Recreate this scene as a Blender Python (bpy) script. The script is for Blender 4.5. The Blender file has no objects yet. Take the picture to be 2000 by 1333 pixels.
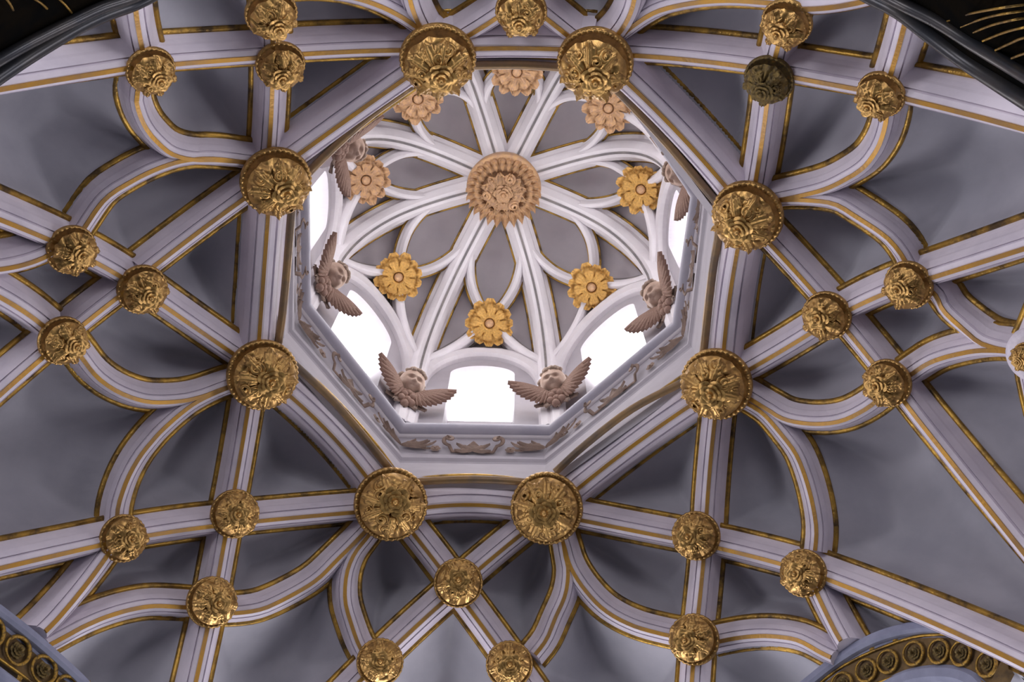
import bpy, math, random
import numpy as np
from mathutils import Matrix, Vector
SC = 2.5; Z0 = 1.6            # model unit (ring radius) in metres, camera height
sc = bpy.context.scene
# ---------------------------------------------------------------- camera
def rotm(rx, ry, rz):
    cx,sx,cy,sy,cz,sz = math.cos(rx),math.sin(rx),math.cos(ry),math.sin(ry),math.cos(rz),math.sin(rz)
    X=np.array([[1,0,0],[0,cx,-sx],[0,sx,cx]]);Y=np.array([[cy,0,sy],[0,1,0],[-sy,0,cy]]);Z=np.array([[cz,-sz,0],[sz,cz,0],[0,0,1]])
    return Z@Y@X
FPX = 2400.0; RM = rotm(.32,-.018,.076); CAM = np.array([0.003,-1.414,0.])
cam = bpy.data.cameras.new('camera'); co = bpy.data.objects.new('camera', cam); sc.collection.objects.link(co)
cam.sensor_width = 36; cam.lens = FPX/2000*36; cam.clip_start = .1; cam.clip_end = 200
M3 = Matrix([list(RM[0]), list(-RM[1]), list(-RM[2])]).transposed()
co.matrix_world = Matrix.Translation(Vector(CAM*SC+np.array([0,0,Z0]))) @ M3.to_4x4()
sc.camera = co
# ---------------------------------------------------------------- view, world, lights
sc.view_settings.view_transform = 'Standard'; sc.view_settings.look = 'None'
sc.view_settings.gamma = 1; sc.view_settings.use_curve_mapping = False
sc.view_settings.exposure = 0.0
w = bpy.data.worlds.new('sky'); sc.world = w; w.use_nodes = True
w.node_tree.nodes['Background'].inputs[0].default_value = (.78,.86,1,1)
w.node_tree.nodes['Background'].inputs[1].default_value = .07
def area(name, loc, target, sx, sy, power, col):
    l = bpy.data.lights.new(name,'AREA'); l.shape='RECTANGLE'; l.size=sx; l.size_y=sy; l.energy=power; l.color=col
    o = bpy.data.objects.new(name,l); sc.collection.objects.link(o); o.location=loc
    o.rotation_euler = (Vector(target)-Vector(loc)).to_track_quat('-Z','Y').to_euler(); return o
LAV=(.97,.94,1.0)
for az,el_z,pw in ((0,9.2,360),(45,8.6,230),(90,9.2,380),(135,8.6,250),(180,9.2,380),(225,8.6,250),(270,8.6,190),(315,8.6,250)):
    a=math.radians(az); area('nave_window_light',(9*math.cos(a),9*math.sin(a),el_z),(0,0,12.6),2.6,3.4,pw,LAV)
area('lantern_fill_light',(0,.9,17.2),(0,0,12.0),1.2,1.2,30,(1,.97,.97))  # added fill lamp inside the lantern, brightens it beyond what the panes give
# ---------------------------------------------------------------- projection helpers (model units)
def V3(*a): return np.array(a,float)
def nz(v):
    v=np.asarray(v,float); return v/(np.linalg.norm(v,axis=-1,keepdims=True)+1e-12)
def ray(x,y): return nz(RM.T@V3((x-1000)/FPX,(y-666.5)/FPX,1.))
def atz(x,y,z): d=ray(x,y); return CAM+d*(z-CAM[2])/d[2]
SPH=V3(0,0,3.11)
def ats(x,y,rs=2.):
    d=ray(x,y);o=CAM-SPH;b=o@d;c=o@o-rs*rs;D=b*b-c
    return CAM+d*(-b+math.sqrt(max(D,0)))
def proj(P):
    q=(np.atleast_2d(P)-CAM)@RM.T
    return np.stack([1000+FPX*q[:,0]/q[:,2],666.5+FPX*q[:,1]/q[:,2]],1)
def dirn(P,k=.5):   # hanging direction: between the inward normal and straight down
    return nz(k*nz(SPH-P)+(1-k)*V3(0,0,-1))
def catmull(pts,step):
    pts=np.asarray(pts,float)
    if len(pts)==2:
        n=max(2,int(np.linalg.norm(pts[1]-pts[0])/step)+1); t=np.linspace(0,1,n)[:,None]; return pts[0]*(1-t)+pts[1]*t
    p=np.vstack([2*pts[0]-pts[1],pts,2*pts[-1]-pts[-2]]); out=[]
    for i in range(1,len(p)-2):
        n=max(2,int(np.linalg.norm(p[i+1]-p[i])/step)+1)
        for t in np.linspace(0,1,n,endpoint=False):
            out.append(.5*((2*p[i])+(-p[i-1]+p[i+1])*t+(2*p[i-1]-5*p[i]+4*p[i+1]-p[i+2])*t*t+(-p[i-1]+3*p[i]-3*p[i+1]+p[i+2])*t**3))
    out.append(pts[-1]); return np.array(out)
# ---------------------------------------------------------------- materials
def mat(name, col, col2=None, scale=3, rough=.8, metal=0, bump=0, bscale=20, lo=.4, hi=.65, spec=.3):
    m=bpy.data.materials.new(name); m.use_nodes=True; nt=m.node_tree; b=nt.nodes['Principled BSDF']
    b.inputs['Base Color'].default_value=(*col,1); b.inputs['Roughness'].default_value=rough; b.inputs['Metallic'].default_value=metal
    b.inputs['Specular IOR Level'].default_value=spec
    tc=nt.nodes.new('ShaderNodeTexCoord')
    if col2:
        n=nt.nodes.new('ShaderNodeTexNoise'); n.inputs['Scale'].default_value=scale; n.inputs['Detail'].default_value=6; n.inputs['Roughness'].default_value=.6
        r=nt.nodes.new('ShaderNodeValToRGB'); r.color_ramp.elements[0].position=lo; r.color_ramp.elements[1].position=hi
        r.color_ramp.elements[0].color=(*col,1); r.color_ramp.elements[1].color=(*col2,1)
        nt.links.new(tc.outputs['Object'],n.inputs['Vector']); nt.links.new(n.outputs['Fac'],r.inputs[0]); nt.links.new(r.outputs[0],b.inputs['Base Color'])
    if bump:
        n=nt.nodes.new('ShaderNodeTexNoise'); n.inputs['Scale'].default_value=bscale; n.inputs['Detail'].default_value=4
        bp=nt.nodes.new('ShaderNodeBump'); bp.inputs['Strength'].default_value=bump; bp.inputs['Distance'].default_value=.02
        nt.links.new(tc.outputs['Object'],n.inputs['Vector']); nt.links.new(n.outputs['Fac'],bp.inputs['Height']); nt.links.new(bp.outputs[0],b.inputs['Normal'])
    return m
M={}
M['web']=mat('lavender_grey_web_plaster',(.45,.44,.49),(.37,.365,.415),1.1,.9,bump=.15,bscale=5)
M['rib']=mat('white_lime_rib_paint',(.73,.67,.745),(.63,.58,.66),2.5,.55,bump=.12,bscale=9)
M['lweb']=mat('pale_lantern_web_plaster',(.50,.46,.49),(.44,.41,.44),1.6,.9,bump=.1,bscale=6)
M['lwall']=mat('lantern_wall_plaster',(.52,.49,.53),(.47,.44,.48),2.5,.7)
M['lrib']=mat('bright_white_lantern_paint',(.84,.80,.83),(.78,.74,.77),2.5,.6)
M['gold']=mat('worn_gilding',(.46,.27,.05),(.10,.065,.03),6,.38,.75,.3,30,.42,.66,.5)
M['stripe']=mat('gilded_stripe',(.47,.25,.045),(.34,.20,.08),3,.42,.45,.2,30)
M['boss']=mat('carved_gilding',(.60,.36,.115),(.27,.155,.055),5,.36,.72,.10,30,.4,.7,.5)
M['bossdark']=mat('tarnished_gilding',(.22,.15,.05),(.09,.07,.04),6,.4,.7,.35,45)
M['gold2']=mat('pale_rose_gilding',(.66,.40,.20),(.50,.31,.20),9,.4,.35,.3,40)
M['gold3']=mat('orange_gilding',(.78,.46,.13),(.52,.30,.10),6,.38,.4,.3,40)
M['grey']=mat('grey_groove_paint',(.20,.185,.19),(.30,.27,.26),4,.8)
M['bronze']=mat('bronze_roll_gilding',(.30,.19,.09),(.17,.13,.10),3,.45,.4,.2,20)
M['silver']=mat('grey_lilac_cornice_paint',(.55,.53,.60),(.48,.47,.55),3,.45)
M['leaf']=mat('brown_stucco_leaf',(.34,.24,.19),(.22,.16,.13),8,.7,bump=.3,bscale=40)
M['skin']=mat('beige_stucco_face',(.58,.42,.33),(.50,.35,.27),5,.55)
M['wing']=mat('brown_stucco_wing',(.42,.27,.21),(.33,.21,.16),8,.65,bump=.3,bscale=40)
M['hair']=mat('pale_stucco_hair',(.46,.35,.28),(.36,.27,.21),10,.7,bump=.3,bscale=30)
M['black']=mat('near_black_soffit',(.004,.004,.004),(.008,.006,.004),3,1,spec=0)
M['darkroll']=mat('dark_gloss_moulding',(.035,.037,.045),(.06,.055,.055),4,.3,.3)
M['stone']=mat('nave_stone',(.42,.38,.36),(.34,.31,.30),1,.9)
M['blue']=mat('blue_grey_arch_paint',(.30,.31,.42),(.22,.23,.32),3,.8)
M['browngold']=mat('brown_gilt_ground',(.20,.125,.05),(.09,.06,.035),8,.5,.4)
mw=bpy.data.materials.new('backlit_window_pane'); mw.use_nodes=True
e=mw.node_tree.nodes['Principled BSDF']; e.inputs['Base Color'].default_value=(.9,.9,.9,1)
e.inputs['Emission Color'].default_value=(1,.99,1,1); e.inputs['Emission Strength'].default_value=5.2; M['pane']=mw
# ---------------------------------------------------------------- object helpers
COL=sc.collection
def to_world(P): return np.asarray(P,float)*SC+np.array([0,0,Z0])
def mesh(name,verts,faces,m,smooth=True):
    me=bpy.data.meshes.new(name); me.from_pydata([tuple(v) for v in np.asarray(verts,float)],[],[tuple(int(i) for i in f) for f in faces])
    if smooth: me.polygons.foreach_set('use_smooth',[True]*len(me.polygons))
    me.materials.append(M[m]); me.update(); return me
def obj(name,me,parent=None,mw_=None):
    o=bpy.data.objects.new(name,me); COL.objects.link(o)
    if parent is not None: o.parent=parent
    if mw_ is not None: o.matrix_local=mw_
    return o
def wobj(name,verts,faces,m,parent=None,smooth=True):   # vertices given in model units, world placed
    return obj(name,mesh(name,to_world(verts),faces,m,smooth),parent)
def empty(name,mat4=None):
    o=bpy.data.objects.new(name,None); COL.objects.link(o)
    if mat4 is not None: o.matrix_world=mat4
    return o
def tag(o,label=None,cat=None,group=None,kind=None):
    if label: o['label']=label
    if cat: o['category']=cat
    if group: o['group']=group
    if kind: o['kind']=kind
    return o
def copy_tree(o,parent=None):
    c=o.copy(); COL.objects.link(c); c.parent=parent
    for ch in list(o.children): copy_tree(ch,c)
    return c
def frame(P,zdir,up=None):    # 4x4 with local +Z along zdir at world position of P
    z=nz(zdir); up=V3(0,1,0.001) if up is None else np.asarray(up,float)
    x=nz(np.cross(up,z)); y=np.cross(z,x); p=to_world(P)
    return Matrix(((x[0],y[0],z[0],p[0]),(x[1],y[1],z[1],p[1]),(x[2],y[2],z[2],p[2]),(0,0,0,1)))
def grid_faces(n,k,closed_k=False,closed_n=False,off=0):
    F=[]
    for i in range(n if closed_n else n-1):
        for j in range(k if closed_k else k-1):
            a=i*k+j;b=i*k+(j+1)%k;c=((i+1)%n)*k+(j+1)%k;d=((i+1)%n)*k+j
            F.append((a+off,b+off,c+off,d+off))
    return F
def sweepv(path,downs,prof,closed=False):
    path=np.asarray(path);n=len(path);T=np.gradient(path,axis=0)
    if closed: T=np.roll(path,-1,0)-np.roll(path,1,0)
    T=nz(T);S=nz(np.cross(T,downs));D=nz(np.cross(S,T))
    V=[path[i]+t*S[i]+d*D[i] for i in range(n) for t,d in prof]
    return np.array(V),S,D
def tube_prof(t,d,r,k=8): return [(t+r*math.cos(a),d+r*math.sin(a)) for a in np.linspace(0,2*math.pi,k,endpoint=False)]
def sweep(name,path,downs,prof,m,parent=None,loop=False,closed=False,smooth=True):
    V,_,_=sweepv(path,downs,prof,closed)
    F=grid_faces(len(path),len(prof),loop,closed)
    if not closed: F+=[tuple(range(len(prof))),tuple(range((len(path)-1)*len(prof),len(path)*len(prof)))]
    return wobj(name,V,F,m,parent,smooth)
ntrim=[0]
def trim_name(): ntrim[0]+=1; return 'trim_%d'%ntrim[0]
# ---------------------------------------------------------------- the ribs of the main vault
DEP=.125
RIBPTS=[]
def rib_body_prof(w,D):
    h=[(-w,-.03),(-w,.012),(-w*.82,D*.30),(-w*.70,D*.48),(-w*.66,D*.58),(-w*.46,D*.86),(-w*.40,D*.80),(-w*.36,D*.92),(-w*.16,D)]
    return h+[(-t,d) for t,d in reversed(h)]
def rib(px,w=.070,D=DEP,label=None,rs=None,step=.035,gold=(1,1),k=.5,stripe=True,stripew=.0075,inner=None,shift=0.):
    rs=rs if rs else 2-.93*D
    px=np.array(px,float)
    if len(px)<7 and len(px)>3:      # straight ribs are gentle arcs: smooth the traced points
        t=np.concatenate([[0],np.cumsum(np.linalg.norm(np.diff(px,axis=0),axis=1))]); t/=t[-1]
        cx,cy=np.polyfit(t,px[:,0],2),np.polyfit(t,px[:,1],2); t=np.linspace(0,1,6); px=np.stack([np.polyval(cx,t),np.polyval(cy,t)],1)
    raw=np.array([ats(x,y,rs) for x,y in px])
    P=catmull(raw,step); dn=np.array([dirn(p,k) for p in P])
    base=P-dn*D
    # pull the base back on to the sphere
    r=np.linalg.norm(base-SPH,axis=1,keepdims=True); base=base+(base-SPH)/r*(2-r)*1.0
    T=nz(np.gradient(base,axis=0)); S=nz(np.cross(T,dn)); dn=nz(np.cross(S,T))
    o=sweep(trim_name(),base,dn,rib_body_prof(w,D),'rib',smooth=False)
    tag(o,label or 'white moulded stone vault rib with gilded edges','rib',None,'structure'); del o['category']
    for s,g in zip((-1,1),gold):
        if g: sweep('gilded_edge',base,dn,tube_prof(s*(w+.003),.010,.0125),'gold',o,loop=True)
    if stripe: sweep('gilded_stripe',base,dn,[(-stripew,D-.002),(-stripew,D+.006),(stripew,D+.006),(stripew,D-.002)],'stripe',o,loop=True,smooth=False)
    if inner: sweep('bronze_roll',base,dn,tube_prof(inner[0],inner[1],inner[2]),'bronze',o,loop=True)
    RIBPTS.append((base[::1],w)); return o,base,dn
R_=[ # straight ribs, gilded stripe traced
 ('left of the upper left boss, along the top',[(-160,200),(0,172),(125,152),(260,131)]),
 ('between the two upper left bosses',[(270,130),(340,123),(494,113),(547,108)]),
 ('from the upper left boss to the ring top',[(547,108),(596,103),(700,99),(780,97),(840,96)]),
 ('from the ring top to the upper right boss',[(1175,103),(1239,108),(1350,116),(1454,127),(1503,137)]),
 ('between the two upper right bosses',[(1503,140),(1556,152),(1675,171),(1725,182)]),
 ('right of the upper right boss, running off right',[(1725,182),(1771,191),(2000,249),(2200,305)]),
 ('rising from the boss at the upper left edge',[(290,130),(273,84),(268,10),(268,-120)]),
 ('down from the upper left boss to the ring',[(530,10),(533,100),(531,172),(524,287),(522,330)]),
 ('up from the top left boss out of frame',[(528,20),(528,-120)]),
 ('entering from the left edge below the curved rib',[(-150,370),(0,428),(95,463),(138,487)]),
 ('between the two far left bosses',[(138,487),(182,509),(231,537),(277,566)]),
 ('from the left star boss down to the ring',[(277,566),(317,596),(385,643),(452,687),(500,722)]),
 ('from the left star boss up to the ring',[(270,545),(301,518),(368,462),(424,430),(469,392),(520,355)]),
 ('between the left star boss and the boss below it',[(121,668),(163,633),(228,581),(277,545)]),
 ('running down to the left edge',[(121,668),(81,696),(0,772),(-140,900)]),
 ('entering from the lower left edge',[(-150,1142),(0,1108),(189,1064),(240,1055)]),
 ('between the two lower left bosses',[(240,1055),(287,1045),(413,1029),(458,1023)]),
 ('from the lower left star boss to the ring',[(458,1023),(504,1018),(697,1001),(760,996)]),
 ('down the left side from the ring to the lower left star boss',[(490,770),(480,805),(469,896),(459,950),(448,1004)]),
 ('below the lower left star boss',[(448,1004),(438,1052),(426,1132),(415,1185)]),
 ('off the bottom left of centre',[(413,1190),(406,1227),(382,1333),(355,1460)]),
 ('from the ring down to the bottom star boss, left',[(780,1010),(808,1043),(857,1108),(893,1155)]),
 ('from the bottom star boss to the lower right small boss',[(893,1158),(916,1188),(972,1264),(1000,1305),(1060,1390)]),
 ('from the ring down to the bottom star boss, right',[(1062,1010),(1014,1048),(937,1111),(893,1150)]),
 ('from the bottom star boss to the lower left small boss',[(893,1152),(860,1180),(773,1262),(735,1297),(650,1385)]),
 ('from the ring to the lower right star boss',[(1070,1003),(1137,1018),(1225,1034),(1316,1052),(1360,1061)]),
 ('between the two lower right bosses',[(1360,1061),(1402,1071),(1465,1085),(1528,1102),(1570,1114)]),
 ('broad one running to the lower right corner',[(1570,1114),(1619,1131),(1790,1199),(1931,1262),(2000,1296),(2180,1385)]),
 ('from the ring down to the lower right star boss',[(1404,760),(1396,826),(1389,897),(1381,999),(1378,1050)]),
 ('below the lower right star boss',[(1378,1050),(1375,1095),(1363,1202),(1358,1250)]),
 ('off the bottom right of centre',[(1358,1250),(1354,1300),(1351,1333),(1345,1450)]),
 ('from the ring to the right star boss',[(1400,757),(1466,721),(1580,652),(1616,630)]),
 ('between the right star boss and the upper right small boss',[(1616,630),(1664,603),(1734,570),(1778,555)]),
 ('leaving the frame at mid right',[(1778,555),(1819,540),(2000,483),(2160,430)]),
 ('from the ring down to the right star boss',[(1462,430),(1510,483),(1591,568),(1620,605)]),
 ('between the right star boss and the lower right small boss',[(1616,600),(1657,647),(1706,710),(1735,745)]),
 ('long one down the right side',[(1735,745),(1766,784),(1829,862),(1913,971),(2000,1076),(2110,1210)]),
 ('down from the upper right boss to the ring',[(1505,140),(1498,203),(1489,277),(1477,347),(1466,410)]),
 ('between the two bosses at upper right',[(1538,30),(1520,90),(1505,150)]),
 ('rising from the boss near the top right corner',[(1725,180),(1745,135),(1752,91),(1766,40),(1790,-80)]),
 ('from the ring top left boss up to the top boss',[(870,95),(920,62),(974,30),(1020,0),(1090,-60)]),
 ('from the ring top right boss up to the top boss',[(1150,100),(1105,67),(1067,33),(1018,-5),(960,-50)]),
 ('curling down from the upper left boss to the ring',[(285,140),(268,189),(280,238),(305,273),(333,296),(371,308),(420,311),(484,316),(530,325)]),
 ('curling up from the far left boss to the ring',[(150,470),(168,441),(203,392),(245,361),(298,333),(350,315),(400,309),(450,312),(510,322)]),
 ('curving in from the left edge to the far left boss',[(-90,520),(0,520),(50,514),(100,492)]),
 ('curving in from the left edge above the lower boss',[(-90,540),(0,579),(45,606),(100,648)]),
 ('sweeping under the left cell to the ring',[(135,665),(161,700),(189,735),(228,763),(280,782),(336,784),(385,776),(438,758),(500,740)]),
 ('curling down from the ring to the lower left boss',[(500,742),(438,760),(385,785),(350,810),(315,842),(291,869),(266,904),(245,947),(231,996),(228,1040)]),
 ('descending from the lower left boss to the corner',[(215,1075),(190,1110),(160,1150),(110,1208),(60,1260)]),
 ('curving from the bottom left boss to the corner',[(400,1190),(361,1186),(298,1184),(245,1193),(193,1210),(147,1231),(119,1246),(70,1272)]),
 ('sweeping up from the bottom left boss to the ring',[(425,1197),(463,1197),(508,1190),(561,1167),(613,1136),(655,1097),(697,1055),(730,1020)]),
 ('curling from the ring to the small boss at the bottom',[(740,1020),(713,1055),(689,1090),(676,1132),(676,1181),(689,1227),(704,1265),(725,1300)]),
 ('curling from the ring to the right small boss at the bottom',[(1095,1030),(1105,1090),(1109,1125),(1102,1167),(1084,1209),(1063,1255),(1036,1290)]),
 ('sweeping from the ring to the bottom right boss',[(1092,1030),(1105,1076),(1119,1115),(1147,1157),(1186,1195),(1239,1223),(1305,1241),(1350,1248)]),
 ('arching from the bottom right boss to the lower right corner',[(1360,1265),(1405,1253),(1458,1244),(1510,1243),(1563,1253),(1615,1279),(1645,1293)]),
 ('descending from the lower right boss to the corner',[(1580,1120),(1604,1172),(1628,1225),(1655,1272),(1660,1281)]),
 ('long curl from the ring to the lower right boss',[(1420,770),(1461,789),(1496,813),(1528,850),(1556,890),(1574,935),(1588,990),(1594,1041),(1590,1090)]),
 ('sweeping under the right cell to its lower boss',[(1420,755),(1466,779),(1510,805),(1545,821),(1598,827),(1650,819),(1699,793),(1730,765)]),
 ('curving from the upper right small boss to the right edge boss',[(1800,555),(1829,581),(1854,616),(1896,651),(1931,672),(1962,681),(2010,690)]),
 ('curving from the lower right small boss to the right edge boss',[(1745,755),(1784,728),(1819,707),(1861,693),(1913,684),(1959,684),(2010,690)]),
 ('dropping from the right edge boss',[(2000,700),(2015,790),(2045,900),(2080,1000)]),
 ('rising from the right edge boss',[(2000,690),(2035,610),(2080,540)]),
 ('curling from the ring over the right cell to its upper boss',[(1490,400),(1524,390),(1587,391),(1636,401),(1678,426),(1720,455),(1745,478),(1766,508),(1780,540)]),
 ('curling down from the upper right boss to the ring',[(1732,200),(1729,238),(1717,280),(1692,319),(1657,345),(1615,366),(1566,380),(1524,389),(1490,398)]),
 ('climbing from the ring top left boss out of frame',[(850,90),(825,55),(808,25),(800,-20),(800,-90)]),
 ('curving from the ring top left boss to the top left boss',[(850,80),(800,42),(755,14),(706,-2),(640,-12),(560,-12)]),
 ('climbing from the ring top right boss out of frame',[(1180,90),(1210,60),(1230,32),(1236,-5),(1232,-90)]),
 ('curving from the ring top right boss to the top right boss',[(1180,90),(1225,58),(1250,40),(1290,19),(1353,5),(1420,0),(1493,4),(1540,8)]),
 ('curving from the top right boss towards the dark corner',[(1538,15),(1587,14),(1664,4),(1740,-20)]),
]
for lab,px in R_:
    curved = len(px)>=7
    rib(px, w=(.058 if curved else .066), D=(.105 if curved else DEP), label='white vault rib with gilded edges, '+lab, k=.5)
# ring of the lantern: eight heavier ribs
RING=[(855,113),(538,353),(512,732),(763,985),(1068,993),(1400,750),(1461,420),(1163,118)]
SIDES=[('upper left',[(855,106),(790,154),(700,214),(592,294),(535,335)]),
 ('left',[(530,345),(519,424),(516,500),(515,570),(505,658),(500,725)]),
 ('lower left',[(510,728),(568,780),(617,818),(668,869),(706,926),(748,975)]),
 ('bottom',[(763,1005),(836,991),(910,986),(993,993),(1068,1006)]),
 ('lower right',[(1068,1006),(1130,956),(1169,923),(1242,863),(1345,799),(1400,757)]),
 ('right',[(1410,745),(1416,675),(1430,553),(1440,493),(1456,420)]),
 ('upper right',[(1452,402),(1405,350),(1350,289),(1300,231),(1238,165),(1170,112)]),
 ('top',[(1163,98),(1088,95),(1010,92),(927,93),(855,97)])]
for lab,px in SIDES:
    rib(px,w=.094,D=.15,label='heavy white rib forming the %s side of the octagonal ring, gilded stripe and bronze roll'%lab,inner=(0,0,.001) if 0 else None)
# ---------------------------------------------------------------- shell with bulging webs
# octagon ring opening in plan
def ring_xy(z=4.85): return np.array([ats(x,y,1.9)[:2] for x,y in RING])
RXY=ring_xy()*.955
def inside_poly(P,poly):
    ins=np.zeros(len(P),bool);n=len(poly)
    for i in range(n):
        a=poly[i];b=poly[(i+1)%n]
        c=((a[1]>P[:,1])!=(b[1]>P[:,1]))&(P[:,0]<(b[0]-a[0])*(P[:,1]-a[1])/(b[1]-a[1]+1e-12)+a[0]); ins^=c
    return ins
N=430; TH=1.38
u=np.linspace(-TH,TH,N); U,Vv=np.meshgrid(u,u,indexing='ij'); th=np.sqrt(U**2+Vv**2); 
nx=np.where(th>1e-6,U/np.maximum(th,1e-6),0); ny=np.where(th>1e-6,Vv/np.maximum(th,1e-6),0)
DIR=np.stack([np.sin(th)*nx,np.sin(th)*ny,np.cos(th)],-1).reshape(-1,3)
allp=np.vstack([b for b,w_ in RIBPTS]); allw=np.concatenate([np.full(len(b),w_) for b,w_ in RIBPTS])
pu=nz(allp-SPH)
best=np.full(len(DIR),9.)
for i in range(0,len(DIR),4000):
    dd=np.sqrt(np.maximum(0,2-2*DIR[i:i+4000]@pu.T))*2-allw[None]
    best[i:i+4000]=dd.min(1)
d=np.maximum(best,0)
off=.38*(1-np.exp(-(d/.22)**1.3)) + .035*(1-np.exp(-(d/.03)**2))-.0
og=off.reshape(N,N).copy(); wt=np.clip((best.reshape(N,N)-.015)/.16,0,1); wt=wt*wt*(3-2*wt)
bl=og.copy()
for _ in range(260):      # soften the medial creases of the webs
    nb=(np.roll(bl,1,0)+np.roll(bl,-1,0)+np.roll(bl,1,1)+np.roll(bl,-1,1))/4; bl=og*(1-wt)+nb*wt*.5+bl*wt*.5
off=bl.reshape(-1)
PV=SPH+DIR*(2+off)[:,None]
ins=inside_poly(PV[:,:2],RXY)&(PV[:,2]>4)
pxy=proj(PV); vis=(pxy[:,0]>-380)&(pxy[:,0]<2380)&(pxy[:,1]>-380)&(pxy[:,1]<1660)&(th.ravel()<TH)
ok=(vis&~ins).reshape(N,N)
fok=ok[:-1,:-1]&ok[1:,:-1]&ok[:-1,1:]&ok[1:,1:]
dm=best.reshape(N,N); fd=(dm[:-1,:-1]+dm[1:,:-1]+dm[:-1,1:]+dm[1:,1:])/4
open_=fok&(fd>-.012)
lab=np.zeros((N-1,N-1),int);nl=0
for i,j in zip(*np.nonzero(open_)):
    if lab[i,j]: continue
    nl+=1; st=[(i,j)]; lab[i,j]=nl
    while st:
        a,b=st.pop()
        for a2,b2 in ((a+1,b),(a-1,b),(a,b+1),(a,b-1)):
            if 0<=a2<N-1 and 0<=b2<N-1 and open_[a2,b2] and not lab[a2,b2]: lab[a2,b2]=nl; st.append((a2,b2))
def shell_part(name,mask,parent,m='web'):
    I,J=np.nonzero(mask); q=np.stack([I*N+J,I*N+J+1,(I+1)*N+J+1,(I+1)*N+J],1)
    uq,inv=np.unique(q,return_inverse=True); F=inv.reshape(-1,4)[:,::-1]
    return wobj(name,PV[uq],F,m,parent)
cnt=np.bincount(lab.ravel(),minlength=nl+1)
small=np.isin(lab,np.nonzero(cnt<25)[0])|(lab==0)
ceil=shell_part('ceiling',fok&small,None); tag(ceil,'domed vault shell behind the ribs, lavender grey plaster',None,None,'structure')
for k in range(1,nl+1):
    if cnt[k]>=25: shell_part('web_panel',lab==k,ceil)
# ---------------------------------------------------------------- drum of the lantern: mouldings, frieze, cornice roll, walls
def octv(pxs,z,ext=.0,cy=-.03):
    a=[atz(x,y,z) for x,y in pxs]         # corners 2,3,4,5
    o={2:a[0],3:a[1],4:a[2],5:a[3]}
    for k in (2,3,4,5):
        p=o[k]; o[(k+4)%8]=V3(-p[0]*(1+ext),-p[1]*(1+ext)+cy,z)
    return np.array([o[k] for k in range(8)])
L0=octv([(545,672),(785,940),(1062,944),(1368,722)],4.82,.04,-.06)
L1=octv([(564,648),(782,901),(1066,905),(1350,676)],5.22,.0,-.05)
L1b=L1*V3(.985,.985,1)+V3(0,0,.012)
L2=octv([(575,643),(783,886),(1061,894),(1342,672)],5.29,.0,-.05)
L3=octv([(589,602),(780,850),(1074,853),(1330,640)],5.42,.02,-.06)
L4=octv([(600,595),(789,829),(1079,835),(1321,633)],5.48,.02,-.06)
back=octv([(545,672),(785,940),(1062,944),(1368,722)],4.82,.04,-.06)*V3(1.10,1.10,1)+V3(0,0,.16)
def oct_loft(name,levels,m,parent=None,flip=False):
    V=np.vstack(levels); return wobj(name,V,grid_faces(len(levels),8,True),m,parent,False)
drum=oct_loft(trim_name(),[back,L0*V3(1.03,1.03,1)+V3(0,0,-.02),L0,L0+V3(0,0,.05),L1*V3(1.004,1.004,1)+V3(0,0,-.01),L1+V3(0,0,.002),L1b,L1b*V3(1.012,1.012,1)+V3(0,0,.006),L2,L2*V3(1.01,1.01,1)+V3(0,0,.005),L3*V3(1.02,1.02,1),L3*V3(1.01,1.01,1)+V3(0,0,.01)],'lwall')
tag(drum,'white octagonal drum wall with thin mouldings below the lantern windows',None,None,'structure')
# bronze roll round the inner edge of the ring
def oct_tube(name,V,r,m,parent,prof=None,k=10):
    out=[];n=8;cen=V.mean(0)
    for i in range(n):
        a=nz(V[i]-V[i-1]);b=nz(V[(i+1)%n]-V[i]); t=nz(a+b); s=nz(np.cross(t,V3(0,0,1))); 
        if s@(V[i]-cen)<0: s=-s
        f=1/max(.5,math.sqrt((1+a@b)/2))
        for q in np.linspace(0,2*math.pi,k,endpoint=False): out.append(V[i]+s*r*f*math.cos(q)+V3(0,0,1)*r*math.sin(q))
    return wobj(name,out,grid_faces(8,k,True,True),m,parent,True)
corn=oct_tube(trim_name(),(L3*.45+L4*.55)+V3(0,0,.004),.030,'silver',None,k=14)
tag(corn,'grey lilac half round cornice edging the foot of the lantern windows',None,None,'structure')
oct_tube('cornice_fillet',L3*V3(1.012,1.012,1)+V3(0,0,.012),.012,'lrib',corn)
br=[]
BZ=[('upper left',[(804,168),(720,228),(650,290),(600,340)]),('left',[(571,400),(568,430),(560,530),(552,610),(543,672)]),('lower left',[(560,698),(590,726),(650,783),(700,840),(735,884),(762,918)]),
 ('bottom',[(790,946),(825,941),(923,937),(1011,941),(1040,946)]),('lower right',[(1085,922),(1147,866),(1235,799),(1330,749),(1362,730)]),('right',[(1372,700),(1375,679),(1391,535),(1402,472),(1404,440)]),
 ('upper right',[(1400,396),(1350,336),(1300,277),(1240,212),(1200,170)]),('top',[(1110,132),(1088,131),(1010,127),(927,128),(910,129)])]
for lab_,px in BZ:
    raw=[atz(x,y,4.79) for x,y in px]; P=catmull(raw,.05); dn=np.tile(V3(0,0,-1),(len(P),1))
    a=sweep(trim_name(),P,dn,tube_prof(0,0,.017,10),'bronze',loop=True)
    tag(a,'bronze gilded roll moulding along the %s inner edge of the octagonal ring'%lab_,None,None,'structure')
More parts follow.
